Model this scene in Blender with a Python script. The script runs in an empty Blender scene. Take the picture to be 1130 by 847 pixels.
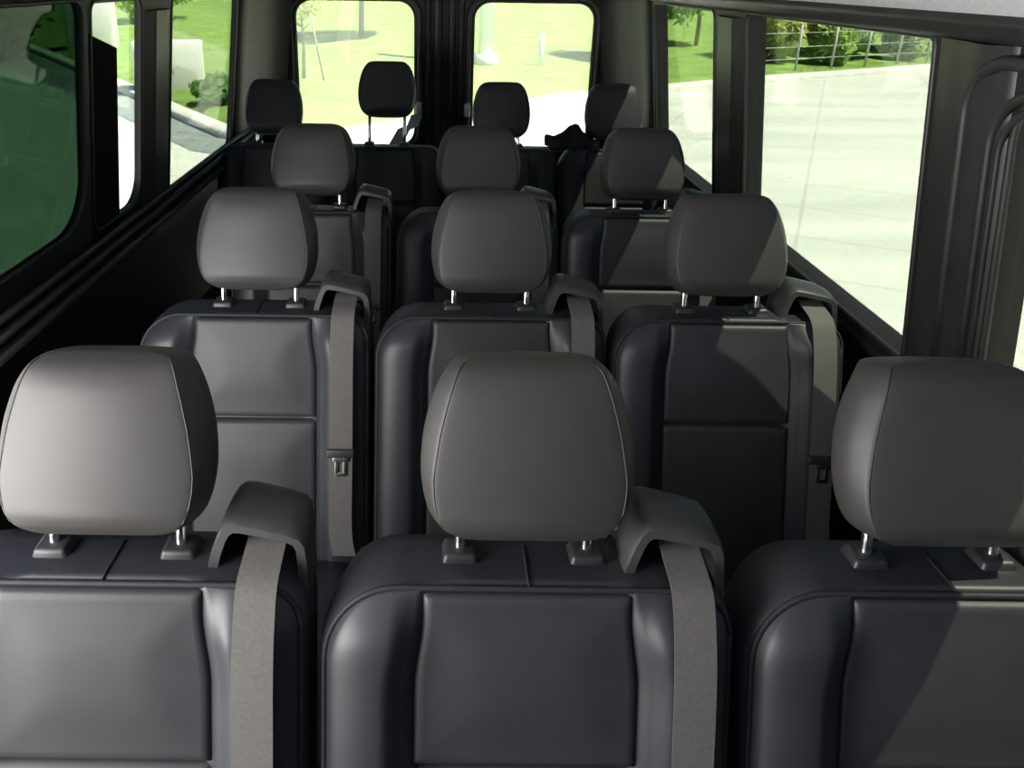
import bpy, bmesh, math, random
from mathutils import Vector, Matrix
random.seed(7)
C = bpy.context.scene.collection
SC = bpy.context.scene
SC.view_settings.view_transform = 'Standard'
SC.view_settings.look = 'None'
SC.view_settings.exposure = 0.0
SC.cycles.use_denoising = True
SC.cycles.max_bounces = 10
SC.cycles.transparent_max_bounces = 16
SC.cycles.sample_clamp_indirect = 6.0

# ------------------------------------------------------------------ materials
def new_mat(name):
    m = bpy.data.materials.new(name); m.use_nodes = True
    nt = m.node_tree; nt.nodes.clear()
    out = nt.nodes.new('ShaderNodeOutputMaterial')
    return m, nt, out

def noisy(name, c1, c2, rough=0.5, scale=30.0, bump=0.0, bscale=400.0, spec=0.5, metal=0.0, detail=4.0, sheen=0.0, coord='Object'):
    m, nt, out = new_mat(name)
    b = nt.nodes.new('ShaderNodeBsdfPrincipled')
    tc = nt.nodes.new('ShaderNodeTexCoord')
    n = nt.nodes.new('ShaderNodeTexNoise'); n.inputs['Scale'].default_value = scale; n.inputs['Detail'].default_value = detail
    r = nt.nodes.new('ShaderNodeValToRGB')
    r.color_ramp.elements[0].color = (*c1, 1); r.color_ramp.elements[1].color = (*c2, 1)
    r.color_ramp.elements[0].position = .3; r.color_ramp.elements[1].position = .7
    nt.links.new(tc.outputs[coord], n.inputs['Vector'])
    nt.links.new(n.outputs['Fac'], r.inputs['Fac'])
    nt.links.new(r.outputs['Color'], b.inputs['Base Color'])
    b.inputs['Roughness'].default_value = rough
    b.inputs['Metallic'].default_value = metal
    b.inputs['Specular IOR Level'].default_value = spec
    if sheen: b.inputs['Sheen Weight'].default_value = sheen
    if bump:
        n2 = nt.nodes.new('ShaderNodeTexNoise'); n2.inputs['Scale'].default_value = bscale
        bp = nt.nodes.new('ShaderNodeBump'); bp.inputs['Strength'].default_value = bump; bp.inputs['Distance'].default_value = .002
        nt.links.new(tc.outputs[coord], n2.inputs['Vector'])
        nt.links.new(n2.outputs['Fac'], bp.inputs['Height'])
        nt.links.new(bp.outputs['Normal'], b.inputs['Normal'])
    nt.links.new(b.outputs[0], out.inputs[0])
    return m

def glass_mat(name, tint, refl=0.5, veil=0.0):
    m, nt, out = new_mat(name)
    tr = nt.nodes.new('ShaderNodeBsdfTransparent'); tr.inputs[0].default_value = (*tint, 1)
    gl = nt.nodes.new('ShaderNodeBsdfGlossy'); gl.inputs['Roughness'].default_value = .02
    fr = nt.nodes.new('ShaderNodeFresnel'); fr.inputs[0].default_value = 1.45
    mu = nt.nodes.new('ShaderNodeMath'); mu.operation = 'MULTIPLY'; mu.inputs[1].default_value = refl
    mx = nt.nodes.new('ShaderNodeMixShader')
    nt.links.new(fr.outputs[0], mu.inputs[0]); nt.links.new(mu.outputs[0], mx.inputs[0])
    if veil:
        tl = nt.nodes.new('ShaderNodeBsdfTranslucent'); tl.inputs[0].default_value = (.95, .95, .9, 1)
        m2 = nt.nodes.new('ShaderNodeMixShader'); m2.inputs[0].default_value = veil
        nt.links.new(tr.outputs[0], m2.inputs[1]); nt.links.new(tl.outputs[0], m2.inputs[2]); tr = m2
    nt.links.new(tr.outputs[0], mx.inputs[1]); nt.links.new(gl.outputs[0], mx.inputs[2])
    nt.links.new(mx.outputs[0], out.inputs[0])
    return m

M = {}
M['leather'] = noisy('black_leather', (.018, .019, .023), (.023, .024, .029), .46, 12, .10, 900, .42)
M['leather_head'] = noisy('black_leather_headrest', (.032, .030, .028), (.038, .036, .034), .50, 10, .10, 900, .38)  # same leather, colour lightened for the stronger light on the headrests
M['leather_panel'] = noisy('black_leather_panel', (.022, .023, .026), (.028, .029, .032), .50, 10, .12, 700, .38)
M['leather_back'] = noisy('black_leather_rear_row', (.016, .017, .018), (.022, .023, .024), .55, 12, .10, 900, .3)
M['piping'] = noisy('black_piping', (.016, .017, .020), (.021, .022, .025), .6, 40, 0, 1, .25)
M['plastic'] = noisy('black_plastic', (.018, .018, .019), (.025, .025, .027), .45, 20, .05, 600, .5)
M['guide'] = noisy('grey_black_guide_plastic', (.032, .034, .033), (.042, .044, .043), .38, 20, .04, 600, .5)
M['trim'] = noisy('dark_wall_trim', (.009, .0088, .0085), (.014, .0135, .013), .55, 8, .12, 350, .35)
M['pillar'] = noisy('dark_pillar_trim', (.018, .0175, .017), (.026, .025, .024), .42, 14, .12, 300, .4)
M['liner'] = noisy('grey_headliner', (.38, .38, .39), (.44, .44, .45), .9, 60, .1, 300, .1)
M['floor'] = noisy('dark_vinyl_floor', (.015, .015, .016), (.022, .022, .023), .6, 30, .05, 300)
M['belt'] = noisy('grey_black_webbing', (.092, .087, .082), (.112, .106, .100), .8, 200, .3, 1200, .2)
M['chrome'] = noisy('chrome', (.88, .88, .88), (.96, .96, .96), .16, 10, 0, 1, .5, 1.0)
M['steel'] = noisy('bright_steel', (.65, .66, .68), (.8, .8, .82), .25, 30, 0, 1, .5, 1.0)
M['dpillar'] = noisy('dark_rear_pillar', (.006, .006, .006), (.009, .009, .009), .5, 12, .1, 300, .25)
M['matte'] = noisy('matte_black', (.006, .0055, .005), (.010, .009, .008), .9, 12, .1, 300, .05)
M['seal'] = noisy('rubber_seal', (.012, .012, .012), (.018, .018, .018), .5, 30)
M['latch'] = noisy('pale_grey_latch', (.32, .34, .34), (.4, .42, .42), .4, 30)
M['jacket'] = noisy('dark_jacket_cloth', (.018, .018, .020), (.035, .035, .036), .9, 18, .3, 200, .2)
M['strap'] = noisy('blue_grey_strap', (.08, .10, .14), (.12, .14, .18), .7, 80)
M['glass_side'] = glass_mat('tinted_side_glass', (.642, .670, .612), .22)
M['glass_rear'] = glass_mat('hazed_rear_glass', (.97, 1.0, .93), .06, .17)  # translucent haze mixed in to bleach the overexposed view behind
M['glass_shield'] = glass_mat('windscreen_glass', (.60, .63, .66), .3)
M['glass_dark'] = glass_mat('dark_green_glass', (.12, .19, .14), .35)
M['glass_narrow'] = glass_mat('narrow_glass', (.80, .83, .78), .2)

def pavement():
    m, nt, out = new_mat('pale_concrete')
    b = nt.nodes.new('ShaderNodeBsdfPrincipled'); b.inputs['Roughness'].default_value = .9
    b.inputs['Specular IOR Level'].default_value = .1
    tc = nt.nodes.new('ShaderNodeTexCoord')
    mp = nt.nodes.new('ShaderNodeMapping'); mp.inputs['Scale'].default_value = (.10, .9, 1); mp.inputs['Rotation'].default_value = (0, 0, -.35)
    n = nt.nodes.new('ShaderNodeTexNoise'); n.inputs['Scale'].default_value = 1.0; n.inputs['Detail'].default_value = 6
    n2 = nt.nodes.new('ShaderNodeTexNoise'); n2.inputs['Scale'].default_value = 14; n2.inputs['Detail'].default_value = 8
    r = nt.nodes.new('ShaderNodeValToRGB')
    r.color_ramp.elements[0].color = (.54, .57, .51, 1); r.color_ramp.elements[1].color = (.72, .73, .67, 1)
    r.color_ramp.elements[0].position = .3; r.color_ramp.elements[1].position = .62
    mixf = nt.nodes.new('ShaderNodeMix'); mixf.data_type = 'RGBA'; mixf.blend_type = 'MULTIPLY'; mixf.inputs[0].default_value = .12
    br = nt.nodes.new('ShaderNodeTexBrick'); br.inputs['Scale'].default_value = .22; br.inputs['Mortar Size'].default_value = .004
    br.offset = 0.0; br.inputs['Color1'].default_value = (1, 1, 1, 1); br.inputs['Color2'].default_value = (1, 1, 1, 1); br.inputs['Mortar'].default_value = (.84, .84, .82, 1)
    mp2 = nt.nodes.new('ShaderNodeMapping'); mp2.inputs['Rotation'].default_value = (0, 0, .45)
    mj = nt.nodes.new('ShaderNodeMix'); mj.data_type = 'RGBA'; mj.blend_type = 'MULTIPLY'; mj.inputs[0].default_value = 1
    nt.links.new(tc.outputs['Object'], mp.inputs[0]); nt.links.new(mp.outputs[0], n.inputs['Vector'])
    nt.links.new(tc.outputs['Object'], n2.inputs['Vector'])
    nt.links.new(tc.outputs['Object'], mp2.inputs[0]); nt.links.new(mp2.outputs[0], br.inputs['Vector'])
    nt.links.new(n.outputs['Fac'], r.inputs['Fac'])
    nt.links.new(r.outputs['Color'], mixf.inputs[6]); nt.links.new(n2.outputs['Color'], mixf.inputs[7])
    nt.links.new(mixf.outputs[2], mj.inputs[6]); nt.links.new(br.outputs['Color'], mj.inputs[7])
    nt.links.new(mj.outputs[2], b.inputs['Base Color'])
    nt.links.new(b.outputs[0], out.inputs[0])
    return m
M['pave'] = pavement()
M['grass'] = noisy('lawn_grass', (.15, .25, .055), (.25, .37, .10), .9, 1.6, .6, 30, .1, 0, 8)
M['kerb'] = noisy('concrete_kerb', (.62, .62, .58), (.72, .72, .68), .9, 6, .1, 60, .1)
M['gutter'] = noisy('grey_gutter', (.22, .25, .25), (.30, .33, .33), .9, 3, .1, 60, .1)
M['white'] = noisy('white_paint', (.72, .70, .68), (.80, .78, .76), .6, 4, 0, 1, .3)
M['whitedark'] = noisy('grey_plinth', (.25, .25, .24), (.3, .3, .29), .8, 4)
M['post'] = noisy('pale_post', (.45, .47, .45), (.58, .6, .58), .6, 10)
M['pole'] = noisy('white_pole', (.75, .76, .76), (.85, .86, .86), .5, 4)
M['bark'] = noisy('bark', (.22, .18, .13), (.34, .29, .22), .9, 20, .4, 60)
def leaf_mat(name, a, b_):
    m, nt, out = new_mat(name)
    d = nt.nodes.new('ShaderNodeBsdfDiffuse'); t = nt.nodes.new('ShaderNodeBsdfTranslucent')
    g = nt.nodes.new('ShaderNodeNewGeometry'); r = nt.nodes.new('ShaderNodeValToRGB')
    r.color_ramp.elements[0].color = (*a, 1); r.color_ramp.elements[1].color = (*b_, 1)
    nt.links.new(g.outputs['Random Per Island'], r.inputs[0])
    nt.links.new(r.outputs[0], d.inputs[0]); nt.links.new(r.outputs[0], t.inputs[0])
    mx = nt.nodes.new('ShaderNodeMixShader'); mx.inputs[0].default_value = .35
    nt.links.new(d.outputs[0], mx.inputs[1]); nt.links.new(t.outputs[0], mx.inputs[2])
    nt.links.new(mx.outputs[0], out.inputs[0])
    return m
M['leaf_dark'] = leaf_mat('leaf_dark', (.10, .22, .05), (.20, .36, .10))
M['leaf_mid'] = leaf_mat('leaf_mid', (.28, .46, .10), (.50, .66, .22))
M['leaf_pale'] = leaf_mat('leaf_pale', (.40, .48, .14), (.66, .64, .26))

# ------------------------------------------------------------------ helpers
def link_mesh(name, bm, mat, parent=None, smooth=True, recalc=True):
    if recalc: bmesh.ops.recalc_face_normals(bm, faces=bm.faces[:])
    me = bpy.data.meshes.new(name); bm.to_mesh(me); bm.free()
    if smooth:
        for p in me.polygons: p.use_smooth = True
    me.materials.append(mat)
    o = bpy.data.objects.new(name, me); C.objects.link(o)
    if parent: o.parent = parent
    return o

def tag(o, label, cat, group=None):
    o['label'] = label; o['category'] = cat
    if group: o['group'] = group
    return o

def thing(name, label, cat, loc=(0, 0, 0), group=None):
    o = bpy.data.objects.new(name, None); C.objects.link(o); o.location = loc
    o.empty_display_size = .1
    return tag(o, label, cat, group)

def struct(o):
    o['kind'] = 'structure'; return o

def sharp(o, ang=35):
    me = o.data
    for e in me.edges: pass
    bm = bmesh.new(); bm.from_mesh(me)
    for e in bm.edges:
        if len(e.link_faces) == 2 and e.calc_face_angle(0) > math.radians(ang): e.smooth = False
    bm.to_mesh(me); bm.free()
    return o

def ss(x):
    x = max(0., min(1., x)); return x * x * (3 - 2 * x)

def lerp_tab(tab, t):
    if t <= tab[0][0]: return tab[0][1]
    for (a, va), (b, vb) in zip(tab, tab[1:]):
        if t <= b:
            k = (t - a) / (b - a); return va + (vb - va) * k
    return tab[-1][1]

def tube(bm, pts, r, n=8, cap=True):
    pts = [Vector(p) for p in pts]; rings = []
    up = None
    for i, p in enumerate(pts):
        d = (pts[min(i + 1, len(pts) - 1)] - pts[max(i - 1, 0)]).normalized()
        if up is None:
            up = Vector((0, 0, 1)) if abs(d.z) < .9 else Vector((1, 0, 0))
        a = d.cross(up)
        if a.length < 1e-5: a = d.cross(Vector((0, 1, 0)))
        a.normalize(); b = a.cross(d).normalized(); up = b
        rr = r[i] if isinstance(r, (list, tuple)) else r
        rings.append([bm.verts.new(p + (a * math.cos(2 * math.pi * k / n) + b * math.sin(2 * math.pi * k / n)) * rr) for k in range(n)])
    for A, B in zip(rings, rings[1:]):
        for k in range(n): bm.faces.new((A[k], A[(k + 1) % n], B[(k + 1) % n], B[k]))
    if cap:
        bm.faces.new(rings[0][::-1]); bm.faces.new(rings[-1])

def box(bm, lo, hi, bev=0.0, M_=None, taper=None):
    vs = []
    for z in (lo[2], hi[2]):
        for x, y in ((lo[0], lo[1]), (hi[0], lo[1]), (hi[0], hi[1]), (lo[0], hi[1])):
            v = Vector((x, y, z))
            if taper and z == hi[2]:
                cx, cy = (lo[0] + hi[0]) / 2, (lo[1] + hi[1]) / 2
                v = Vector((cx + (x - cx) * taper, cy + (y - cy) * taper, z))
            vs.append(bm.verts.new(M_ @ v if M_ else v))
    f = [(3, 2, 1, 0), (4, 5, 6, 7), (0, 1, 5, 4), (1, 2, 6, 5), (2, 3, 7, 6), (3, 0, 4, 7)]
    fs = [bm.faces.new([vs[i] for i in q]) for q in f]
    if bev:
        es = list({e for g in fs for e in g.edges})
        bmesh.ops.bevel(bm, geom=es, offset=bev, segments=3, profile=.5, affect='EDGES')

def rrect(x0, y0, x1, y1, r, n=6):
    """rounded rectangle, counter-clockwise; r is one radius or four (bl, br, tr, tl)"""
    if not isinstance(r, (list, tuple)): r = (r,) * 4
    pts = []
    for (cx, cy, a0, q) in ((x0 + r[0], y0 + r[0], 180, r[0]), (x1 - r[1], y0 + r[1], 270, r[1]), (x1 - r[2], y1 - r[2], 0, r[2]), (x0 + r[3], y1 - r[3], 90, r[3])):
        for k in range(n + 1):
            a = math.radians(a0 + 90 * k / n); pts.append((cx + q * math.cos(a), cy + q * math.sin(a)))
    return pts

def plate(name, loops, thick, mat, mtx, parent=None, bevel=0.0):
    """flat plate with holes: the first loop is the outline; thickness centred on the local plane"""
    cu = bpy.data.curves.new('tmp', 'CURVE'); cu.dimensions = '2D'; cu.fill_mode = 'BOTH'; cu.extrude = thick / 2
    cu.bevel_depth = bevel; cu.bevel_resolution = 2
    for lp in loops:
        sp = cu.splines.new('POLY'); sp.points.add(len(lp) - 1)
        for p, (x, y) in zip(sp.points, lp): p.co = (x, y, 0, 1)
        sp.use_cyclic_u = True
    ob = bpy.data.objects.new('tmp', cu); C.objects.link(ob)
    dg = bpy.context.evaluated_depsgraph_get(); dg.update()
    me = bpy.data.meshes.new_from_object(ob.evaluated_get(dg))
    bpy.data.objects.remove(ob); bpy.data.curves.remove(cu)
    me.name = name; me.materials.clear(); me.materials.append(mat)
    o = bpy.data.objects.new(name, me); C.objects.link(o)
    me.transform(mtx)
    if parent: o.parent = parent
    return o

def loft(bm, rings, closed=True, cap=True):
    vr = [[bm.verts.new(p) for p in r] for r in rings]
    n = len(vr[0])
    for A, B in zip(vr, vr[1:]):
        for k in range(n if closed else n - 1):
            bm.faces.new((A[k], A[(k + 1) % n], B[(k + 1) % n], B[k]))
    if cap and closed:
        bm.faces.new(vr[0][::-1]); bm.faces.new(vr[-1])
    return vr

def extrude_profile(pts, y0, y1, ys=None):
    """open profile of (x, z) points extruded along Y"""
    bm = bmesh.new(); ys = ys or [y0, y1]
    loft(bm, [[(x, y, z) for x, z in pts] for y in ys], closed=False)
    return bm

# ------------------------------------------------------------------ the passenger seat
R = math.radians(16); SR, CR = math.sin(R), math.cos(R)
RH = math.radians(20); SH, CH = math.sin(RH), math.cos(RH)   # headrest
L = .64; Y0, Z0 = -.2434, .3843
HW = .262
def P(x, t, h):
    return Vector((x, Y0 + t * SR - h * CR, Z0 + t * CR + h * SR))
RL, RR_ = .095, .055
def xl(t):
    return -HW + (RL - math.sqrt(max(0, RL**2 - max(0, t - (L - RL))**2)))
def xr(t):
    return HW - (RR_ - math.sqrt(max(0, RR_**2 - max(0, t - (L - RR_))**2)))
def wi(t):
    return .139 + .011 * ss((L - t - .03) / .10)
TS = .400
def h_back(x, t):
    e = min(x - xl(t), xr(t) - x)
    top = L - t
    w = wi(t)
    hb = .036 * math.sqrt(max(0, 1 - (1 - min(1, e / .070))**2)) * ss(.25 + top / .09) if e > 0 else 0
    k = max(0, min(1, (abs(x) - w + .001) / .040)); hb = .004 * min(1, e / .02) + (hb - .004 * min(1, e / .02)) * (.25 * min(1, k * 8) + .75 * ss(k))
    edge = .008 * ss(e / .02) * ss(.3 + top / .02)
    if abs(x) < w: return edge * .2 - .010
    return max(edge * ss((abs(x) - w) / .02), hb)

def grid_patch(bm, fx, tlist, alist):
    return [[bm.verts.new(fx(a, t)) for a in alist] for t in tlist]

def backrest_bm():
    bm = bmesh.new()
    nx, nt = 56, 48
    nb, nc = 22, 12; nx = 2 * nb + nc
    al = [i / nx for i in range(nx + 1)]
    def xat(i, t):
        w = wi(t); a, b = xl(t), xr(t)
        if i <= nb: return a + (-w - a) * (1 - (1 - i / nb)**1.0)
        if i >= nb + nc: return b - (b - w) * ((nx - i) / nb)
        return -w + .004 + (2 * w - .008) * (i - nb - .5) / (nc - 1)
    tl = [L * (1 - (1 - j / nt)**1.5) for j in range(nt + 1)]
    def fx(a, t):
        x = xat(round(a * nx), t)
        return P(x, t, h_back(x, t))
    g = grid_patch(bm, fx, tl, al)
    for j in range(nt):
        for i in range(nx):
            bm.faces.new((g[j][i], g[j][i + 1], g[j + 1][i + 1], g[j + 1][i]))
    loop = []
    for j in range(nt + 1): loop.append((xl(tl[j]), tl[j], -1, 0, g[j][0]))
    for i in range(1, nx): loop.append((xat(i, L), L, 0, 1, g[nt][i]))
    for j in range(nt, -1, -1): loop.append((xr(tl[j]), tl[j], 1, 0, g[j][nx]))
    for i in range(nx - 1, 0, -1): loop.append((xat(i, 0), 0, 0, -1, g[0][i]))
    # outward direction of the outline
    n = len(loop); prev = [q[4] for q in loop]
    dirs = []
    for k in range(n):
        a = Vector(loop[k - 1][:2]); b = Vector(loop[(k + 1) % n][:2]); d = b - a
        nn = Vector((-d.y, d.x)); nn.normalize(); dirs.append(nn)
    for (h, off, rise) in ((-.006, .007, .002), (-.018, .010, .006), (-.045, .012, .0125), (-.080, .010, .021), (-.110, .004, .024), (-.125, -.012, .008), (-.130, -.05, -.04)):
        cur = []
        for k, (x, t, ax, at, v) in enumerate(loop):
            tt = ss((t - L + .10) / .10)
            cur.append(bm.verts.new(P(x + dirs[k].x * off, t + dirs[k].y * off * (.2 if dirs[k].y > 0 else 1) + rise * tt, h)))
        for k in range(n):
            bm.faces.new((prev[k], prev[(k + 1) % n], cur[(k + 1) % n], cur[k]))
        prev = cur
    bm.faces.new(prev)
    return bm

def panel_bm(t0, t1):
    bm = bmesh.new(); nx, nt = 26, 22
    g = []
    for j in range(nt + 1):
        row = []
        for i in range(nx + 1):
            k = 2 * i / nx - 1; k = math.copysign(1 - (1 - abs(k))**1.5, k)
            q = j / nt; q = .5 + .5 * math.copysign(1 - (1 - abs(2 * q - 1))**1.5, 2 * q - 1)
            t = t0 + (t1 - t0) * q
            w = wi(t) - .0015; x = k * w
            e = min(w - abs(x), t - t0, t1 - t)
            h = -.008 + .016 * math.sqrt(max(0, 1 - (1 - min(1, e / .009))**2)) + .007 * ss(e / .10)
            row.append(bm.verts.new(P(x, t, h)))
        g.append(row)
    for j in range(nt):
        for i in range(nx): bm.faces.new((g[j][i], g[j][i + 1], g[j + 1][i + 1], g[j + 1][i]))
    return bm

def piping_bm():
    bm = bmesh.new()
    pts = []
    for j in range(25): t = (L - RL) * j / 24; pts.append(P(xl(t) - .002, t, .000))
    for k in range(1, 11):
        a = math.radians(180 - 9 * k); pts.append(P(-HW + RL + (RL + .002) * math.cos(a), L - RL + (RL + .002) * math.sin(a), 0))
    for k in range(1, 14): pts.append(P(-HW + RL + (2 * HW - RL - RR_) * k / 14, L + .002, .0))
    for k in range(0, 11):
        a = math.radians(90 - 9 * k); pts.append(P(HW - RR_ + (RR_ + .002) * math.cos(a), L - RR_ + (RR_ + .002) * math.sin(a), 0))
    for j in range(24, -1, -1): t = (L - RR_) * j / 24; pts.append(P(xr(t) + .002, t, .0))
    tube(bm, pts, .0042, 6)
    # short seam across the top
    tube(bm, [P(.002, L + .004, -.004), P(.002, L + .0085, -.018), P(.002, L + .0155, -.045), P(.002, L + .0235, -.08)], .002, 6)
    return bm

HB = (-.058, 1.066)   # front lower edge of the headrest (y, z)
def PH(x, t, d):      # t up the headrest, d back into it
    return Vector((x, HB[0] + t * SH + d * CH, HB[1] + t * CH - d * SH))
W_SIDE = [(0, .098), (.010, .116), (.025, .129), (.05, .138), (.08, .1425), (.11, .1425), (.14, .139), (.17, .132), (.195, .123), (.213, .113), (.225, .103), (.232, .092)]
W_FRONT = [(0, .086), (.010, .104), (.025, .115), (.05, .122), (.08, .1235), (.11, .120), (.14, .115), (.17, .108), (.195, .101), (.213, .095), (.225, .089), (.232, .080)]
D_FRONT = [(0, .016), (.012, .006), (.03, .001), (.08, 0), (.16, .001), (.195, .003), (.212, .007), (.224, .014), (.232, .026)]
def headrest_bm():
    bm = bmesh.new()
    ts = [0, .006, .012, .021, .03, .045, .06, .08, .10, .12, .14, .16, .18, .194, .205, .214, .222, .228, .232]
    rings = []
    cl = bm.edges.layers.float.new('crease_edge')
    for t in ts:
        wf, ws, df = lerp_tab(W_FRONT, t), lerp_tab(W_SIDE, t), lerp_tab(D_FRONT, t)
        back = .112 - .02 * ss((t - .16) / .07) - .012 * ss((.03 - t) / .03)
        wb = ws * .86
        pts = []
        for k in range(13):
            a = -1 + 2 * k / 12
            pts.append(PH(a * wf, t, df - .011 * (1 - a * a) * ss(t / .04 + .2) * ss((.25 - t) / .08)))
        side = [(wf + .004, df + .003), (wf + (ws - wf) * .55, df + .014), (ws * .985 + .015 * wf, df + .030), (ws, df + .050), (ws * .975, df + .070), (wb, max(df + .075, back - .010)), (wb * .86, max(df + .08, back))]
        for (w, d) in side: pts.append(PH(w, t, d))
        for k in (1, 2, 3):
            a = 1 - 2 * k / 4; pts.append(PH(a * wb * .86, t, max(df + .08, back) + .004 * (1 - a * a)))
        for (w, d) in reversed(side): pts.append(PH(-w, t, d))
        rings.append(pts)
    vr = [[bm.verts.new(p) for p in r] for r in rings]
    n = len(vr[0])
    for A, B in zip(vr, vr[1:]):
        for k in range(n): bm.faces.new((A[k], A[(k + 1) % n], B[(k + 1) % n], B[k]))
    for ring, sgn in ((vr[0], -1), (vr[-1], 1)):
        c = sum((v.co for v in ring), Vector()) / n
        prev = ring
        for q, rise in ((.82, .0035), (.5, .006)):
            cur = [bm.verts.new(c + (v.co - c) * q + Vector((0, SH, CH)) * rise * sgn) for v in ring]
            for k in range(n): bm.faces.new((prev[k], prev[(k + 1) % n], cur[(k + 1) % n], cur[k]))
            prev = cur
        bm.faces.new(prev)
    return bm

def head_seam_bm(s):
    bm = bmesh.new(); pts = []
    for t in [.006, .02, .04, .06, .08, .10, .12, .14, .16, .18, .194, .205, .214, .222, .229]:
        wf, df = lerp_tab(W_FRONT, t), lerp_tab(D_FRONT, t)
        pts.append(PH(s * (wf + .0010), t, df + .0012))
    tube(bm, pts, .0011, 6)
    return bm

def cushion_bm():
    bm = bmesh.new(); rings = []
    for (y, hw, zt, zb) in ((-.80, .215, .44, .42), (-.79, .245, .475, .38), (-.76, .256, .492, .36), (-.65, .260, .490, .355), (-.50, .260, .480, .35), (-.36, .258, .470, .35), (-.25, .25, .46, .35), (-.235, .235, .44, .36)):
        pts = []
        for k in range(28):
            a = 2 * math.pi * k / 28; ca, sa = math.cos(a), math.sin(a)
            x = hw * math.copysign(abs(ca)**.35, ca); z = (zt + zb) / 2 + (zt - zb) / 2 * math.copysign(abs(sa)**.35, sa)
            if sa > 0: z += .012 * ss((abs(x) - .14) / .05) - .006
            pts.append((x, y, z))
        rings.append(pts)
    loft(bm, rings)
    return bm

GT = 1.0
def guide_bm():
    """arched plastic hood the shoulder belt comes out of"""
    bm = bmesh.new()
    # profiles (x, z) of outer edge, from the left foot over the top to the right foot
    fo = [(.127, .985), (.135, 1.020), (.146, 1.050), (.154, 1.066), (.162, 1.072), (.175, 1.072), (.205, 1.066), (.240, 1.058), (.256, 1.052), (.263, 1.042), (.266, 1.02), (.268, .985), (.269, .945)]
    fi = [(.142, .985), (.150, 1.020), (.158, 1.043), (.163, 1.052), (.168, 1.056), (.177, 1.056), (.205, 1.051), (.237, 1.044), (.247, 1.039), (.251, 1.031), (.253, 1.01), (.254, .985), (.255, .945)]
    def sc(pr, k, dz):
        return [(.2 + (x - .2) * k, z + dz) for x, z in pr]
    rings = []
    for (pr, y, k, dz) in ((fi, .080, .95, .0), (fi, .02, 1.0, .004), (fi, -.030, 1.0, 0), (fi, -.037, 1.01, .002), (fo, -.037, .99, -.003), (fo, -.033, 1.0, .0), (fo, -.02, 1.005, .003), (fo, .02, .985, .006), (fo, .055, .94, .003), (fo, .075, .90, -.006), (fo, .088, .86, -.020), (fo, .092, .84, -.036)):
        rings.append([(x, y * (1 if y < 0 else .85) + (z - 1.0) * .15, z - .006) for x, z in sc(pr, k, dz)])
    vr = loft(bm, rings, closed=False)
    bm.faces.new(list(vr[-1]))
    return bm

def strip_bm(path, w, thick=.0016):
    """flat webbing along a path of (point, x-dir)"""
    bm = bmesh.new(); rings = []
    for i, p in enumerate(path):
        p = Vector(p); d = (Vector(path[min(i + 1, len(path) - 1)]) - Vector(path[max(i - 1, 0)])).normalized()
        ww = w[i] if isinstance(w, list) else w
        X = Vector((1, 0, 0)); nrm = X.cross(d).normalized()
        rings.append([p - X * ww / 2 - nrm * thick / 2, p + X * ww / 2 - nrm * thick / 2, p + X * ww / 2 + nrm * thick / 2, p - X * ww / 2 + nrm * thick / 2])
    loft(bm, rings)
    return bm

def curve_pts(pts, n=6):
    out = []; pts = [Vector(p) for p in pts]
    for i in range(len(pts) - 1):
        p0 = pts[max(i - 1, 0)]; p1 = pts[i]; p2 = pts[i + 1]; p3 = pts[min(i + 2, len(pts) - 1)]
        for k in range(n):
            t = k / n
            out.append(.5 * ((2 * p1) + (-p0 + p2) * t + (2 * p0 - 5 * p1 + 4 * p2 - p3) * t * t + (-p0 + 3 * p1 - 3 * p2 + p3) * t**3))
    out.append(pts[-1]); return out

BX = .209
def belt_bm():
    pts = [P(BX, L + .055, -.105), P(BX, L + .052, -.07), P(BX, L + .035, -.03), P(BX, L + .008, .016), P(BX, L - .04, .033), P(BX, L - .10, .0405), P(BX, L - .2, .041), P(BX, .3, .041), P(BX, .15, .041), P(BX + .01, .09, .045)]
    return strip_bm(curve_pts(pts), .053)

def tongue_parts(parent):
    bm = bmesh.new()
    Mx = Matrix.Translation(P(BX, .332, .045)) @ Matrix.Rotation(-R, 4, 'X')
    box(bm, (-.032, -.006, -.010), (.032, .006, .010), .004, Mx)
    a = link_mesh('belt_stopper', bm, M['plastic'], parent)
    bm = bmesh.new()
    for lo, hi in (((-.013, -.003, -.050), (-.006, .001, -.008)), ((.006, -.003, -.050), (.013, .001, -.008)), ((-.013, -.003, -.053), (.013, .001, -.044)), ((-.018, -.003, -.020), (.018, .001, -.008))):
        box(bm, lo, hi, .001, Mx)
    b = link_mesh('latch_tongue', bm, M['steel'], parent)
    b['label'] = 'bright steel tongue with a slot'

def copy_tree(o, parent=None):
    c = o.copy(); C.objects.link(c); c.parent = parent
    for ch in list(o.children): copy_tree(ch, c)
    return c

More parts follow.
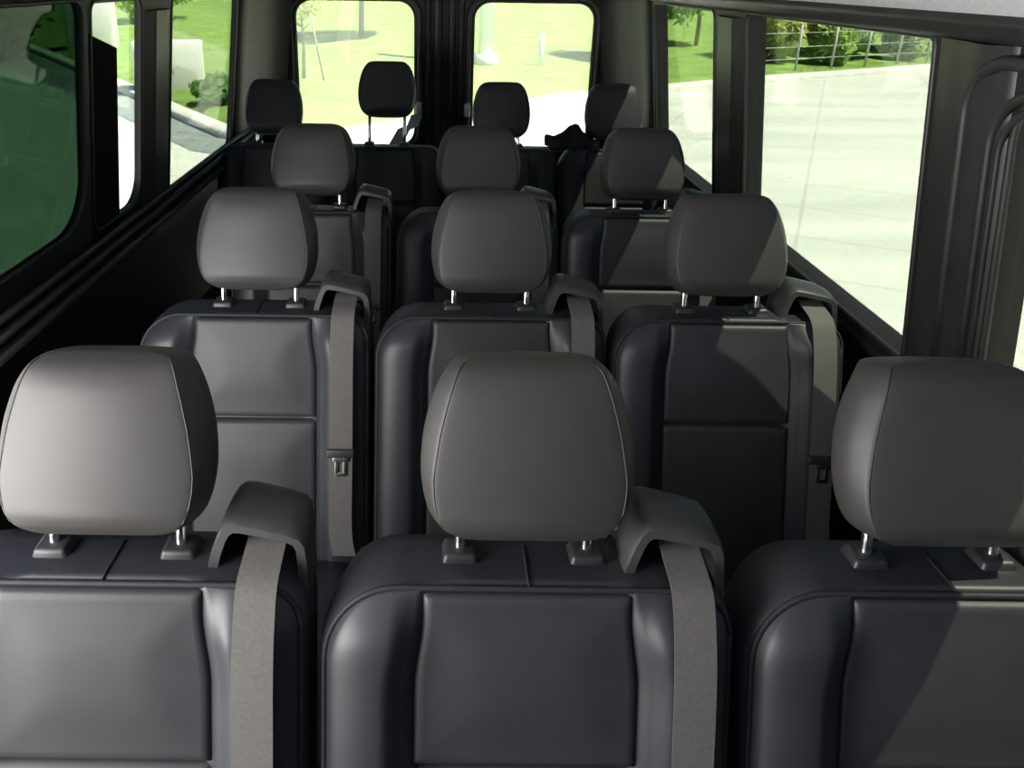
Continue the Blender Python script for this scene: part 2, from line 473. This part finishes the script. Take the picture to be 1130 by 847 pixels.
def make_seat(name='passenger_seat', guide=True):
    t = thing(name, '', 'seat')
    lm = M['leather'] if guide else M['leather_back']
    b = link_mesh('backrest', backrest_bm(), lm, t)
    link_mesh('seam_piping', piping_bm(), M['piping'], b)
    link_mesh('backrest_panel', panel_bm(TS + .002, L - .003), M['leather_panel'] if guide else lm, t)
    link_mesh('backrest_panel', panel_bm(.004, TS - .002), M['leather_panel'] if guide else lm, t)
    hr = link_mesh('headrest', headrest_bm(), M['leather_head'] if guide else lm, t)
    md = hr.modifiers.new('sub', 'SUBSURF'); md.levels = 1; md.render_levels = 2
    for s in (-1, 1): link_mesh('headrest_seam', head_seam_bm(s), M['leather_head'] if guide else lm, hr)
    for s in (-1, 1):
        bm = bmesh.new(); x = s * .087
        tube(bm, [(x, -.008, .955), (x, -.002, .99), (x, .004, 1.03), (x, .020, 1.10)], .0078, 12)
        p = link_mesh('headrest_post', bm, M['chrome'], hr); p['label'] = 'chrome headrest post'
        bm = bmesh.new()
        box(bm, (x - .029, -.026, .985), (x + .029, .026, 1.013), .006, None, .74)
        link_mesh('post_guide', bm, M['plastic'], b)
    link_mesh('seat_cushion', cushion_bm(), lm, t)
    bm = bmesh.new()
    box(bm, (-.22, -.72, .22), (.22, -.26, .36), .02)
    link_mesh('seat_base', bm, M['plastic'], t)
    for sx in (-1, 1):
        for y in (-.66, -.32):
            bm = bmesh.new(); box(bm, (sx * .19 - .02, y - .03, 0), (sx * .19 + .02, y + .03, .23), .006)
            link_mesh('leg', bm, M['plastic'], t)
    if guide:
        g = link_mesh('belt_guide', guide_bm(), M['guide'], t)
        sharp(g, 42)
        g['label'] = 'grey-black plastic hood the belt feeds through'
        be = link_mesh('seat_belt', belt_bm(), M['belt'], t); sharp(be)
        be['label'] = 'grey woven belt webbing'
        tongue_parts(be)
        bm = bmesh.new()
        tube(bm, [(.277, -.27, .36), (.277, -.30, .44), (.277, -.32, .50)], .008, 8)
        box(bm, (.264, -.345, .49), (.290, -.315, .56), .005)
        link_mesh('belt_buckle', bm, M['plastic'], t)
    return t

ROWS = [(.86, 0), (1.70, 0), (2.53, 0)]
XS = [[-.442, .116, .675], [-.438, .114, .667], [-.442, .114, .668]]
labels = [
    ['black leather seat at front left, palest headrest of all, arm-like belt hood beside it',
     'black leather seat in the middle of the nearest row, pale headrest',
     'black leather seat at front right with diagonal sun and shadow on its backrest'],
    ['grey-lit seat by the left wall in the second row, bright steel belt tongue',
     'black leather seat in the middle of the second row, mostly hidden by a headrest',
     'dark leather seat in the second row beside the large bright right window'],
    ['shadowed black leather seat in the third row behind the left grey-lit headrest',
     'shadowed black leather seat in the middle of the third row, mostly hidden from view',
     'leather seat in the third row with sun over its backrest, right of the middle']]
proto = make_seat()
first = True
seats = {}
for r, (y, z) in enumerate(ROWS):
    for c, x in enumerate(XS[r]):
        s = proto if first else copy_tree(proto)
        first = False
        s.location = (x, y, z); s['label'] = labels[r][c]; s['group'] = 'passenger seats in three rows of three'
        seats[(r, c)] = s
rear = make_seat('rear_bench_seat', False)
rl = ['dark rear-row seat at the far left below the left window', 'dark rear-row seat with its headrest raised high against the rear window',
      'dark rear-row seat in front of the right-hand rear door window', 'rear-row seat at the far right with its backrest and headrest edge in sun']
for k, x in enumerate((-.757, -.258, .248, .745)):
    s = rear if k == 0 else copy_tree(rear)
    s.location = (x, 3.40, .035); s.scale = (.90, 1, 1); s['label'] = rl[k]; s['group'] = 'four seats of the rear row'
    if k == 1:
        for ch in s.children:
            if ch.name.startswith('headrest'):
                ch.location = (0, SH * .085, CH * .085)
                for g in ch.children:
                    if g.name.startswith('headrest_post'):
                        g.scale = (1, 1, 1)
# longer posts under the raised headrest
for s in [o for o in C.objects if o.get('label') == rl[1]]:
    for ch in s.children:
        if ch.name.startswith('headrest'):
            for g in ch.children:
                if g.name.startswith('headrest_post'):
                    sx = 1 if g.data.vertices[0].co.x > 0 else -1
                    bm = bmesh.new(); x = sx * .087
                    tube(bm, [(x, -.040, .87), (x, -.002, .985), (x, .020, 1.10)], .0078, 12)
                    me = bpy.data.meshes.new('headrest_post'); bm.to_mesh(me); bm.free()
                    for p in me.polygons: p.use_smooth = True
                    me.materials.append(M['chrome']); g.data = me
# side cover of the seat by the right window
bm = bmesh.new()
box(bm, (.283, .02, .56), (.306, .10, .955), .008, Matrix.Translation((0, 0, 0)))
link_mesh('side_cover', bm, M['guide'], seats[(1, 2)])

# ------------------------------------------------------------------ van shell
YB = 4.20
VX, VZ = .122, .9925
def side_matrix(s, off=.031):
    a = Vector((0, 1, 0)); v = Vector((-s * VX, 0, VZ)); n = a.cross(v)
    o = Vector((s * 1.0, 0, .98)) + Vector((s * .9925, 0, .122)) * off
    m = Matrix((a, v, n)).transposed().to_4x4(); m.translation = o
    return m
MR, ML = side_matrix(1), side_matrix(-1, .011)
def zb(z): return (z - .98) / VZ
# openings (y0, b0, y1, b1, r)
RW = [(.30, zb(.93), 1.265, zb(1.62), .12), (1.50, zb(.975), 2.47, zb(1.655), (.015, .03, .02, .02)), (2.77, zb(.975), 3.60, zb(1.65), .03)]
LW = [(1.42, zb(1.09), 2.03, zb(1.68), (.05, .14, .05, .05)), (2.075, zb(1.045), 2.43, zb(1.675), (.05, .09, .03, .03)), (2.70, zb(1.0), 3.55, zb(1.67), (.03, .03, .03, .03))]
def wall_loops(y0, y1, wins):
    return [[(y0, -.06), (y1, -.06), (y1, .735), (y0, .735)]] + [rrect(*w) for w in wins]
wr = struct(plate('wall_right', wall_loops(-1.2, YB, RW), .056, M['trim'], MR, None, .003))
wl = struct(plate('wall_left', wall_loops(1.34, YB, LW), .016, M['trim'], ML, None, .003))
def lower(s, y0):
    return [(s * 1.07, 0), (s * 1.07, .78), (s * 1.045, .86), (s * 1.018, .905), (s * 1.008, .922), (s * .998, .934), (s * .996, .945), (s * .998, .955), (s * 1.03, .958)]
struct(sharp(link_mesh('trim_1', extrude_profile(lower(1, 0), -1.2, YB), M['trim'])))
struct(sharp(link_mesh('trim_2', extrude_profile(lower(-1, 0), 1.34, YB), M['trim'])))
# ledge mouldings below the left windows
bm = bmesh.new()
for b, off, r in ((.045, -.004, .010), (.010, -.012, .012), (-.03, -.02, .014)):
    q = ML @ Vector((0, b, 0)); q.x += .031 - off
    tube(bm, [(q.x, y, q.z) for y in (1.34, 2.0, 3.0, YB - .05)], r, 8)
struct(link_mesh('trim_3', bm, M['pillar']))
# header trims
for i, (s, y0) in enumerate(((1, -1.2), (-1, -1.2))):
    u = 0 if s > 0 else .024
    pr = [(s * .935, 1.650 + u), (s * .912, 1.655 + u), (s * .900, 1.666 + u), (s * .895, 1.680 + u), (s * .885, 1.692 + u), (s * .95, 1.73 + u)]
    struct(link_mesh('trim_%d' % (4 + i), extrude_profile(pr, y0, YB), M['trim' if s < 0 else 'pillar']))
# ceiling: shallow vault of grey headliner
pr = []
for k in range(25):
    a = math.pi * k / 24; pr.append((-.90 * math.cos(a), (1.69 if k > 12 else 1.705) + .25 * math.sin(a)**.6))
bm = extrude_profile(pr, -1.2, YB)
c = struct(link_mesh('ceiling', bm, M['liner']))
md = c.modifiers.new('sol', 'SOLIDIFY'); md.thickness = .02; md.offset = 1
bm = bmesh.new(); box(bm, (-1.075, -1.2, -.05), (1.075, YB, 0)); struct(link_mesh('floor', bm, M['floor'], None, False))
# right pillar trim around the front window: raised rounded frames
def ring_tube(name, w, off, r, mat, mtx, lift, parent=None):
    pts = rrect(w[0] - off, w[1] - off, w[2] + off, w[3] + off, .13 + off * .4, 10)
    bm = bmesh.new(); q = [mtx @ Vector((a, b, lift)) for a, b in pts]; q.append(q[0]); tube(bm, q, r, 10, False)
    return link_mesh(name, bm, mat, parent)
bm = bmesh.new()
# broad moulded pillar cover between the front window and the large window
prof = [(1.49, .0), (1.47, -.008), (1.42, -.012), (1.385, -.014), (1.36, -.020), (1.33, -.020), (1.30, -.010), (1.29, -.010), (1.275, -.006), (1.27, .0)]
rings = [[MR @ Vector((y, b, -.028 + h)) for y, h in prof] for b in (-.055, .1, .3, .5, .68)]
loft(bm, rings, closed=False)
t6 = struct(link_mesh('trim_6', bm, M['pillar']))
for y, h, rr, bt, rad in ((1.372, -.016, .012, .655, .10), (1.305, -.012, .009, .61, .10), (1.284, -.010, .006, .59, .09)):
    pts = [(y, -.05), (y, .2), (y, bt - rad)] + [(y - rad + rad * math.cos(math.radians(9 * k)), bt - rad + rad * math.sin(math.radians(9 * k))) for k in range(1, 11)] + [(y - rad - .4, bt)]
    bm = bmesh.new(); tube(bm, [MR @ Vector((a, b, -.026 + h)) for a, b in pts], rr, 10)
    link_mesh('moulding', bm, M['pillar'], t6)
# dark blanking panel with slanted top covering the front of the narrow left window
lp = [(2.06, zb(1.03)), (2.252, zb(1.02)), (2.240, zb(1.545)), (2.06, zb(1.595))]
struct(plate('trim_7', [lp], .012, M['matte'], ML @ Matrix.Translation((0, 0, .006))))
# pillar covers between side windows
for i, (mtx, y0, y1, sg) in enumerate(((MR, 2.49, 2.75, -1), (ML, 2.45, 2.685, 1))):
    prof = [(y0, 0), (y0 + .012, .006), (y0 + .06, .012), (y0 + .07, .017), (y1 - .07, .017), (y1 - .06, .012), (y1 - .012, .006), (y1, 0)]
    bm = bmesh.new()
    loft(bm, [[mtx @ Vector((y, b, sg * ((.028 if sg < 0 else .008) + h))) for y, h in prof] for b in (-.055, .3, .66)], closed=False)
    struct(sharp(link_mesh('trim_%d' % (8 + i), bm, M['pillar']), 20))
# windows: pane plus rubber seal
wn = 0
def window(mtx, w, mat, zoff, seal_sg):
    global wn
    wn += 1
    x0, y0, x1, y1, r = w
    g = struct(plate('window_%d' % wn, [rrect(x0 - .01, y0 - .01, x1 + .01, y1 + .01, r)], .004, mat, mtx @ Matrix.Translation((0, 0, zoff))))
    pts = rrect(*w); q = [mtx @ Vector((a, b, seal_sg * (.028 if seal_sg < 0 else .008))) for a, b in pts]; q.append(q[0])
    bm = bmesh.new(); tube(bm, q, .007, 8, False); link_mesh('window_seal', bm, M['seal'], g)
    return g
for w in RW: window(MR, w, M['glass_side'], .012, -1)
for w, m in zip(LW, (M['glass_dark'], M['glass_narrow'], M['glass_side'])): window(ML, w, m, -.004, 1)

bm = bmesh.new(); box(bm, (-1.05, -1.25, 0), (1.05, -1.2, 1.05)); struct(link_mesh('wall_front', bm, M['trim'], None, False))
window(Matrix(((1, 0, 0, 0), (0, 0, -1, -1.22), (0, 1, 0, 0), (0, 0, 0, 1))), (-.97, 1.06, .97, 1.69, .05), M['glass_shield'], 0, -1)
# rear doors
MD = Matrix(((1, 0, 0, 0), (0, 0, -1, YB + .03), (0, 1, 0, 0), (0, 0, 0, 1)))   # local x->X, y->Z
RD = [(-.795, .86, -.163, 1.625, .09), (.143, .86, .778, 1.625, .09)]
d1 = struct(plate('door_1', [[(-1.04, .02), (.0005, .02), (.0005, 1.72), (-.88, 1.72), (-1.04, .95)], rrect(*RD[0])], .05, M['trim'], MD))
d2 = struct(plate('door_2', [[(-.0005, .02), (1.04, .02), (1.04, .95), (.88, 1.72), (-.0005, 1.72)], rrect(*RD[1])], .05, M['trim'], MD))
for w in RD: window(MD, w, M['glass_rear'], 0.0, 1)
# header above the doors closes the back of the vault
pr = [(-.885, 1.70), (.885, 1.70)] + [(.885 * math.cos(math.pi * k / 16), 1.70 + .24 * math.sin(math.pi * k / 16)**.6) for k in range(1, 16)]
struct(plate('wall_back', [pr], .04, M['trim'], MD))
def vbar(x0, x1, mat, y=YB - .012, z0=.75, z1=1.69, parent=None, name='door_moulding', lean=0):
    bm = bmesh.new()
    rings = []
    for z in (z0, (z0 + z1) / 2, z1):
        dx = lean * (z1 - z)
        rings.append([(x0 + dx, y + .012, z), (x0 + dx + .006, y, z), ((x0 + x1) / 2 + dx, y - .004, z), (x1 + dx - .006, y, z), (x1 + dx, y + .012, z)])
    loft(bm, rings, closed=False)
    return sharp(link_mesh(name, bm, mat, parent), 25)
vbar(-.112, -.080, M['pillar'], parent=d1); vbar(.062, .095, M['pillar'], parent=d2)
vbar(-.066, -.02, M['pillar'], parent=d1); vbar(.012, .05, M['pillar'], parent=d2)
vbar(-.885, -.835, M['pillar'], parent=d1, lean=-.05); vbar(.83, .88, M['pillar'], parent=d2, lean=.05)
# raised frames round the door glass
for w, d in zip(RD, (d1, d2)):
    pts = rrect(w[0] - .025, w[1] - .025, w[2] + .025, w[3] + .025, .11); q = [MD @ Vector((a, b, .028)) for a, b in pts]; q.append(q[0])
    bm = bmesh.new(); tube(bm, q, .014, 8, False); link_mesh('door_window_frame', bm, M['pillar'], d)
for x, d in ((-.142, d1), (.118, d2)):
    bm = bmesh.new(); box(bm, (x - .017, YB - .055, 1.035), (x + .017, YB + .004, 1.105), .008)
    h = link_mesh('door_handle', bm, M['latch'], d); h['label'] = 'pale grey door handle'
# D-pillar covers between the last side window and the rear doors
for i, s in enumerate((1, -1)):
    pts = [(.0, 0), (.02, -.02), (.10, -.028), (.30, -.035), (.42, -.06), (.50, -.10), (.55, -.17)]
    bm = bmesh.new(); rings = []
    for z in (.95, 1.3, 1.69):
        xx = 1.0 - (z - .98) * VX / VZ
        rings.append([(s * (xx + h * .8), (3.63 if s > 0 else 3.58) + a, z) for a, h in pts])
    loft(bm, rings, closed=False)
    struct(link_mesh('trim_%d' % (10 + i), bm, M['dpillar']))

# ------------------------------------------------------------------ loose things on the rear row
def lump(name, lo, hi, mat, seed, label, cat, n=5):
    random.seed(seed); bm = bmesh.new()
    bmesh.ops.create_icosphere(bm, subdivisions=4, radius=1)
    ph = [(random.uniform(1.5, 4), random.uniform(0, 6), Vector((random.uniform(-1, 1), random.uniform(-1, 1), random.uniform(-1, 1))).normalized()) for _ in range(n)]
    c = (Vector(lo) + Vector(hi)) / 2; h = (Vector(hi) - Vector(lo)) / 2
    for v in bm.verts:
        k = 1 + sum(.055 * math.sin(f * 3 * v.co.dot(d) + p) for f, p, d in ph)
        q = v.co * k; q.z = max(q.z, -.02) * (1 + .25 * math.sin(q.x * 5 + .8)); q = Vector((math.copysign(abs(q.x)**.8, q.x), q.y, q.z))
        v.co = c + Vector((q.x * h.x, q.y * h.y, q.z * h.z))
    return tag(link_mesh(name, bm, mat), label, cat)
lump('jacket', (.45, 3.37, .965), (.69, 3.50, 1.105), M['jacket'], 3, 'crumpled dark jacket lying on top of the rear row below the right door window', 'jacket')
bm = strip = strip_bm([(-.150, 4.10, 1.05), (-.165, 3.95, 1.02), (-.20, 3.75, 1.04), (-.235, 3.62, .99)], .06, .004)  # loose webbing strap, slanting, attached at neither end
tag(sharp(link_mesh('slanting_strap', bm, M['strap'])), 'blue-grey webbing strap slanting beside the raised headrest at the rear doors', 'strap')

# ------------------------------------------------------------------ outside
GZ = -.60
bm = bmesh.new(); box(bm, (-70, -40, GZ - .2), (70, 90, GZ))
struct(link_mesh('ground', bm, M['pave'], None, False))
BND = [(-42, 62), (-20, 34), (-9.5, 20.0), (-6.6, 16.0), (-4.6, 13.2), (-3.4, 11.6), (-2.4, 10.9), (-1.4, 11.6), (.2, 13.3), (2.3, 15.5), (4.4, 16.9), (7.2, 18.8), (13.9, 22.5), (26, 29), (60, 46)]
B = [Vector((x, y)) for x, y in BND]
outd = []
for i in range(len(B)):
    d = (B[min(i + 1, len(B) - 1)] - B[max(i - 1, 0)]).normalized(); n = Vector((-d.y, d.x)); n = (n * .22 + Vector((0, 1)) * .78).normalized(); outd.append(n)
def lawn_d(x, y):
    best = 1e9; q = Vector((x, y)); yb = None
    for a, b in zip(B, B[1:]):
        ab = b - a; t = max(0, min(1, (q - a).dot(ab) / ab.length_squared)); best = min(best, (q - a - ab * t).length)
        if a.x <= x <= b.x: yb = a.y + (b.y - a.y) * (x - a.x) / (b.x - a.x)
    return best if yb is not None and y > yb else -best
LP = [(-1, -.3), (-.02, -.3), (.1, .10), (1, .16), (2.5, .22), (5, .35), (9, .6), (15, 1.0), (25, 1.6), (45, 3.2), (80, 7.5)]
def lawn_z(x, y): return GZ + lerp_tab(LP, lawn_d(x, y))
gx = [-41.5 + 2.5 * k for k in range(11)] + [-14 + .45 * k for k in range(82)] + [23.5 + 3 * k for k in range(13)]
gy = [9 + .45 * k for k in range(50)] + [32 + 2.5 * k for k in range(28)]
bm = bmesh.new(); hv = [[bm.verts.new((x, y, lawn_z(x, y))) for x in gx] for y in gy]
for r0, r1 in zip(hv, hv[1:]):
    for k in range(len(gx) - 1):
        if max(r0[k].co.z, r0[k + 1].co.z, r1[k].co.z, r1[k + 1].co.z) > GZ: bm.faces.new((r0[k], r0[k + 1], r1[k + 1], r1[k]))
for v in [v for v in bm.verts if not v.link_faces]: bm.verts.remove(v)
g = link_mesh('lawn', bm, M['grass']); struct(g)
bm = bmesh.new()
rings = [[((p + n * a).x, (p + n * a).y, GZ + z) for p, n in zip(B, outd)] for a, z in ((-.10, -.02), (-.10, .10), (-.06, .13), (.30, .13), (.40, .02))]
loft(bm, rings, closed=False)
struct(link_mesh('kerb', bm, M['kerb']))
# grey gutter strip along the left edge
bm = bmesh.new()
G = [Vector(p) for p in ((-42, 62), (-20, 34), (-9.5, 20.0), (-6.6, 16.0), (-4.6, 13.2), (-3.4, 11.6), (-2.4, 10.9))]
GN = [(-45, 60), (-22, 32), (-10.0, 18.6), (-6.85, 14.9), (-4.8, 12.2), (-3.55, 10.6), (-2.4, 10.0)]
rings = [[(p.x, p.y, GZ + .008) for p in G], [(x, y, GZ + .008) for x, y in GN]]
loft(bm, rings, closed=False)
struct(link_mesh('pavement', bm, M['gutter'], None, False))

def tree(name, label, cat, x, y, h, cr, ch, leafm, n, group, trunk=.07, leaf=.16, base=.35, seed=1):
    random.seed(seed)
    t = thing(name, label, cat, (x, y, lawn_z(x, y) - .02), group)
    bm = bmesh.new()
    tube(bm, [(0, 0, 0), (.03, .02, h * .4), (-.02, .03, h * .8)], [trunk, trunk * .8, trunk * .3], 8)
    for k in range(5):
        a = random.uniform(0, 6.28); z0 = h * random.uniform(.3, .6)
        tube(bm, [(0, 0, z0), (math.cos(a) * cr * .5, math.sin(a) * cr * .5, z0 + ch * .25)], [trunk * .4, trunk * .15], 5)
    link_mesh('trunk', bm, M['bark'], t)
    bm = bmesh.new()
    zc = h - ch / 2
    for _ in range(n):
        while True:
            v = Vector((random.uniform(-1, 1), random.uniform(-1, 1), random.uniform(-1, 1)))
            if .25 < v.length < 1: break
        if random.random() < .6: v = v.normalized() * random.uniform(.75, 1.0)
        k = 1 + .22 * math.sin(5 * v.x + seed) * math.cos(4 * v.z + 2 * v.y)
        p = Vector((v.x * cr * k, v.y * cr * k, zc + v.z * ch / 2 * k))
        a = Vector((random.gauss(0, 1), random.gauss(0, 1), random.gauss(0, 1))).normalized(); b = a.orthogonal().normalized()
        s = leaf * random.uniform(.6, 1.2)
        q = [p + a * s, p + b * s * .5, p - a * s, p - b * s * .5]
        bm.faces.new([bm.verts.new(w) for w in q])
    link_mesh('foliage', bm, M[leafm], t, False, False)
    return t
GR = 'trees and bushes beyond the lawn edge'
tree('leafy_tree', 'dark green leafy tree seen at the left edge of the far right side window', 'tree', 5.6, 21.3, 4.2, 1.25, 3.2, 'leaf_dark', 2200, GR, seed=2)
tree('leafy_tree', 'pale yellow-green tree seen through the far right side window', 'tree', 7.9, 25.2, 4.4, 1.0, 3.0, 'leaf_pale', 1500, GR, seed=3)
tree('leafy_tree', 'small yellow-leaved tree at the top of the left rear door window', 'tree', -2.6, 24.5, 3.7, 1.9, 1.5, 'leaf_pale', 2000, GR, trunk=.09, seed=5)
tree('sapling', 'slim pale-trunked sapling seen through the left rear door window', 'tree', -3.0, 16.6, 2.0, .55, .8, 'leaf_pale', 380, GR, trunk=.045, leaf=.09, seed=6)
bx = [(9.1, 22.6, 2.2, 1.1, 'leaf_pale', 'pale yellow-green bush nearest the central pillar in the large right side window'),
      (12.0, 24.2, 2.3, 1.3, 'leaf_mid', 'mid-green bush behind the second and third posts of the wire fence'),
      (15.2, 25.9, 2.4, 1.4, 'leaf_mid', 'mid-green bush behind the middle of the wire fence'),
      (18.6, 27.8, 2.5, 1.5, 'leaf_mid', 'mid-green bush behind the right part of the wire fence'),
      (22.2, 29.8, 2.6, 1.6, 'leaf_mid', 'mid-green bush at the upper right corner of the large right side window')]
for k, (x, y) in enumerate(((10.6, 22.05), (13.6, 23.7), (17.0, 25.6), (20.4, 27.4))):
    bx.append((x, y, 1.3, .55, 'leaf_mid', ['low bright green bush just behind the wire fence, nearest the pillar', 'low bright green bush just behind the wire fence, second from the pillar', 'low bright green bush just behind the wire fence, third from the pillar', 'low bright green bush just behind the wire fence, farthest from the pillar'][k]))
for k, (x, y, h, cr, lm, lab) in enumerate(bx):
    tree('bush', lab, 'bush', x, y, h, cr, h * .95, lm, 1800, GR, trunk=.06, leaf=.2, seed=10 + k)
tree('leafy_tree', 'dark leafy tree seen through the dark green tinted window at far left', 'tree', -12.6, 21.6, 4.0, 1.7, 3.6, 'leaf_dark', 2200, GR, seed=41)
tree('bush', 'low dark bush on the lawn at the right edge of the far left side window', 'bush', -4.05, 13.9, .5, .45, .5, 'leaf_dark', 900, GR, trunk=.03, leaf=.08, seed=30)
tree('bush', 'tall green bush behind the white cabinets seen through the far left side window', 'bush', -12.2, 33.5, 3.4, 2.0, 3.2, 'leaf_mid', 1800, GR, trunk=.06, leaf=.2, seed=31)

# wire fence beyond the lawn edge on the right
fn = thing('wire_fence', 'low wire fence with pale posts along the lawn beyond the right window', 'fence', (6.6, 19.9, lawn_z(6.6, 19.9)))
pp = []
for k in range(10):
    x = 6.6 + k * 1.25; y = 19.2 + (x - 6.6) * .54; pp.append((x - 6.6, y - 19.9, lawn_z(x, y) - lawn_z(6.6, 19.9)))
for k, p in enumerate(pp):
    bm = bmesh.new(); tube(bm, [(p[0], p[1], p[2] - .05), (p[0], p[1], p[2] + 1.15)], .035, 8)
    link_mesh('post', bm, M['post'], fn)
for hgt in (.3, .6, .95):
    bm = bmesh.new(); tube(bm, [(a, b, c + hgt) for a, b, c in pp], .008, 5); link_mesh('wire', bm, M['post'], fn)

# pole and marker post behind the right rear door
t = thing('lamp_post', 'thick white pole standing beyond the right rear door window', 'pole', (.98, 19.5, lawn_z(.98, 19.5)))
bm = bmesh.new(); tube(bm, [(0, 0, -.1), (0, 0, 5.5)], [.19, .15], 20); link_mesh('pole', bm, M['pole'], t)
bm = bmesh.new(); tube(bm, [(0, 0, -.1), (0, 0, .22), (0, 0, .26)], [.30, .30, .24], 20); link_mesh('base', bm, M['kerb'], t)
t = tag(link_mesh('marker_post', (lambda b: (tube(b, [(0, 0, -.1), (0, 0, .72), (0, 0, .76)], [.07, .07, .03], 12), b)[1])(bmesh.new()), M['pole']), 'short white marker post on the lawn right of the thick pole', 'post')
t.location = (2.35, 19.6, lawn_z(2.35, 19.6))
t = tag(link_mesh('tree_stake', (lambda b: (tube(b, [(-.12, 0, 1.35), (.12, 0, -.1)], .022, 8), b)[1])(bmesh.new()), M['bark']), 'thin leaning dark stake beside the slim sapling', 'stake')
t.location = (-2.62, 16.2, lawn_z(-2.62, 16.2))

# white box-shaped cabinets on the lawn at left
def cabinet(label, corner, far, depth, h):
    a = Vector(corner); b = Vector(far); d = (b - a); ln = d.length; d.normalize(); n = Vector((-d.y, d.x))
    if n.x < 0: n = -n
    z = lawn_z(*corner) - .03
    t = thing('utility_cabinet', label, 'cabinet', (a.x, a.y, z), 'white cabinets on the lawn')
    Mx = Matrix(((d.x, n.x, 0, 0), (d.y, n.y, 0, 0), (0, 0, 1, 0), (0, 0, 0, 1)))
    bm = bmesh.new(); box(bm, (0, 0, .06), (ln, depth, h), .02, Mx); sharp(link_mesh('cabinet_body', bm, M['white'], t))
    bm = bmesh.new(); box(bm, (-.03, -.03, -.1), (ln + .03, depth + .03, .07), .01, Mx); sharp(link_mesh('plinth', bm, M['whitedark'], t))
    for k in range(2):
        bm = bmesh.new(); box(bm, (-.015, depth * (.04 + .48 * k), .12), (.0, depth * (.48 + .48 * k), h - .06), .004, Mx); dr = sharp(link_mesh('door', bm, M['white'], t))
        bm = bmesh.new(); box(bm, (-.03, depth * (.42 + .14 * k), h * .5), (-.012, depth * (.44 + .14 * k), h * .58), .003, Mx); link_mesh('handle', bm, M['latch'], dr)
cabinet('white box-shaped cabinet on the lawn seen through the far left side window', (-6.10, 15.35), (-6.25, 15.95), 1.30, 1.22)
cabinet('white box-shaped cabinet seen at the top of the narrow left window', (-11.0, 23.1), (-11.2, 23.9), 1.30, 1.75)

# ------------------------------------------------------------------ light, sky, camera
w = bpy.data.worlds.new('sky'); SC.world = w; w.use_nodes = True
nt = w.node_tree; nt.nodes.clear()
out = nt.nodes.new('ShaderNodeOutputWorld'); bg = nt.nodes.new('ShaderNodeBackground'); sk = nt.nodes.new('ShaderNodeTexSky')
sk.sky_type = 'NISHITA'; sk.sun_disc = False; sk.sun_elevation = math.radians(55); sk.sun_rotation = math.radians(100)
mu = nt.nodes.new('ShaderNodeMix'); mu.data_type = 'RGBA'; mu.blend_type = 'MULTIPLY'; mu.inputs[0].default_value = 1; mu.inputs[7].default_value = (.75, .95, 1.3, 1)
nt.links.new(sk.outputs[0], mu.inputs[6]); nt.links.new(mu.outputs[2], bg.inputs[0]); nt.links.new(bg.outputs[0], out.inputs[0]); bg.inputs[1].default_value = .10
sd = Vector((1, -.3, 2.05)).normalized()
su = bpy.data.lights.new('sun', 'SUN'); su.energy = 15; su.angle = .009; su.color = (1, .96, .88)
so = bpy.data.objects.new('sun', su); C.objects.link(so); so.rotation_euler = sd.to_track_quat('Z', 'Y').to_euler(); so.location = (20, -4, 30)
def area(name, loc, aim, sx, sy, e, col):
    l = bpy.data.lights.new(name, 'AREA'); l.shape = 'RECTANGLE'; l.size = sx; l.size_y = sy; l.energy = e; l.color = col
    o = bpy.data.objects.new(name, l); C.objects.link(o); o.location = loc
    o.rotation_euler = (Vector(loc) - Vector(aim)).to_track_quat('Z', 'Y').to_euler(); return o
area('left_fill_light', (-1.2, .22, 1.28), (.0, .95, 1.0), .8, 1.0, 58, (1, .97, .95))  # added area fill standing in for daylight from the open left side

cam = bpy.data.cameras.new('camera'); co = bpy.data.objects.new('camera', cam); C.objects.link(co)
cam.sensor_fit = 'HORIZONTAL'; cam.sensor_width = 36; cam.lens = 850 / 1130 * 36
cam.shift_x = 76 / 1130; cam.shift_y = -141.5 / 1130; cam.clip_start = .02; cam.clip_end = 500
co.matrix_world = Matrix.Translation((0, 0, 1.75)) @ Matrix.Rotation(math.radians(70), 4, 'X') @ Matrix.Rotation(.014, 4, 'Z')
SC.camera = co
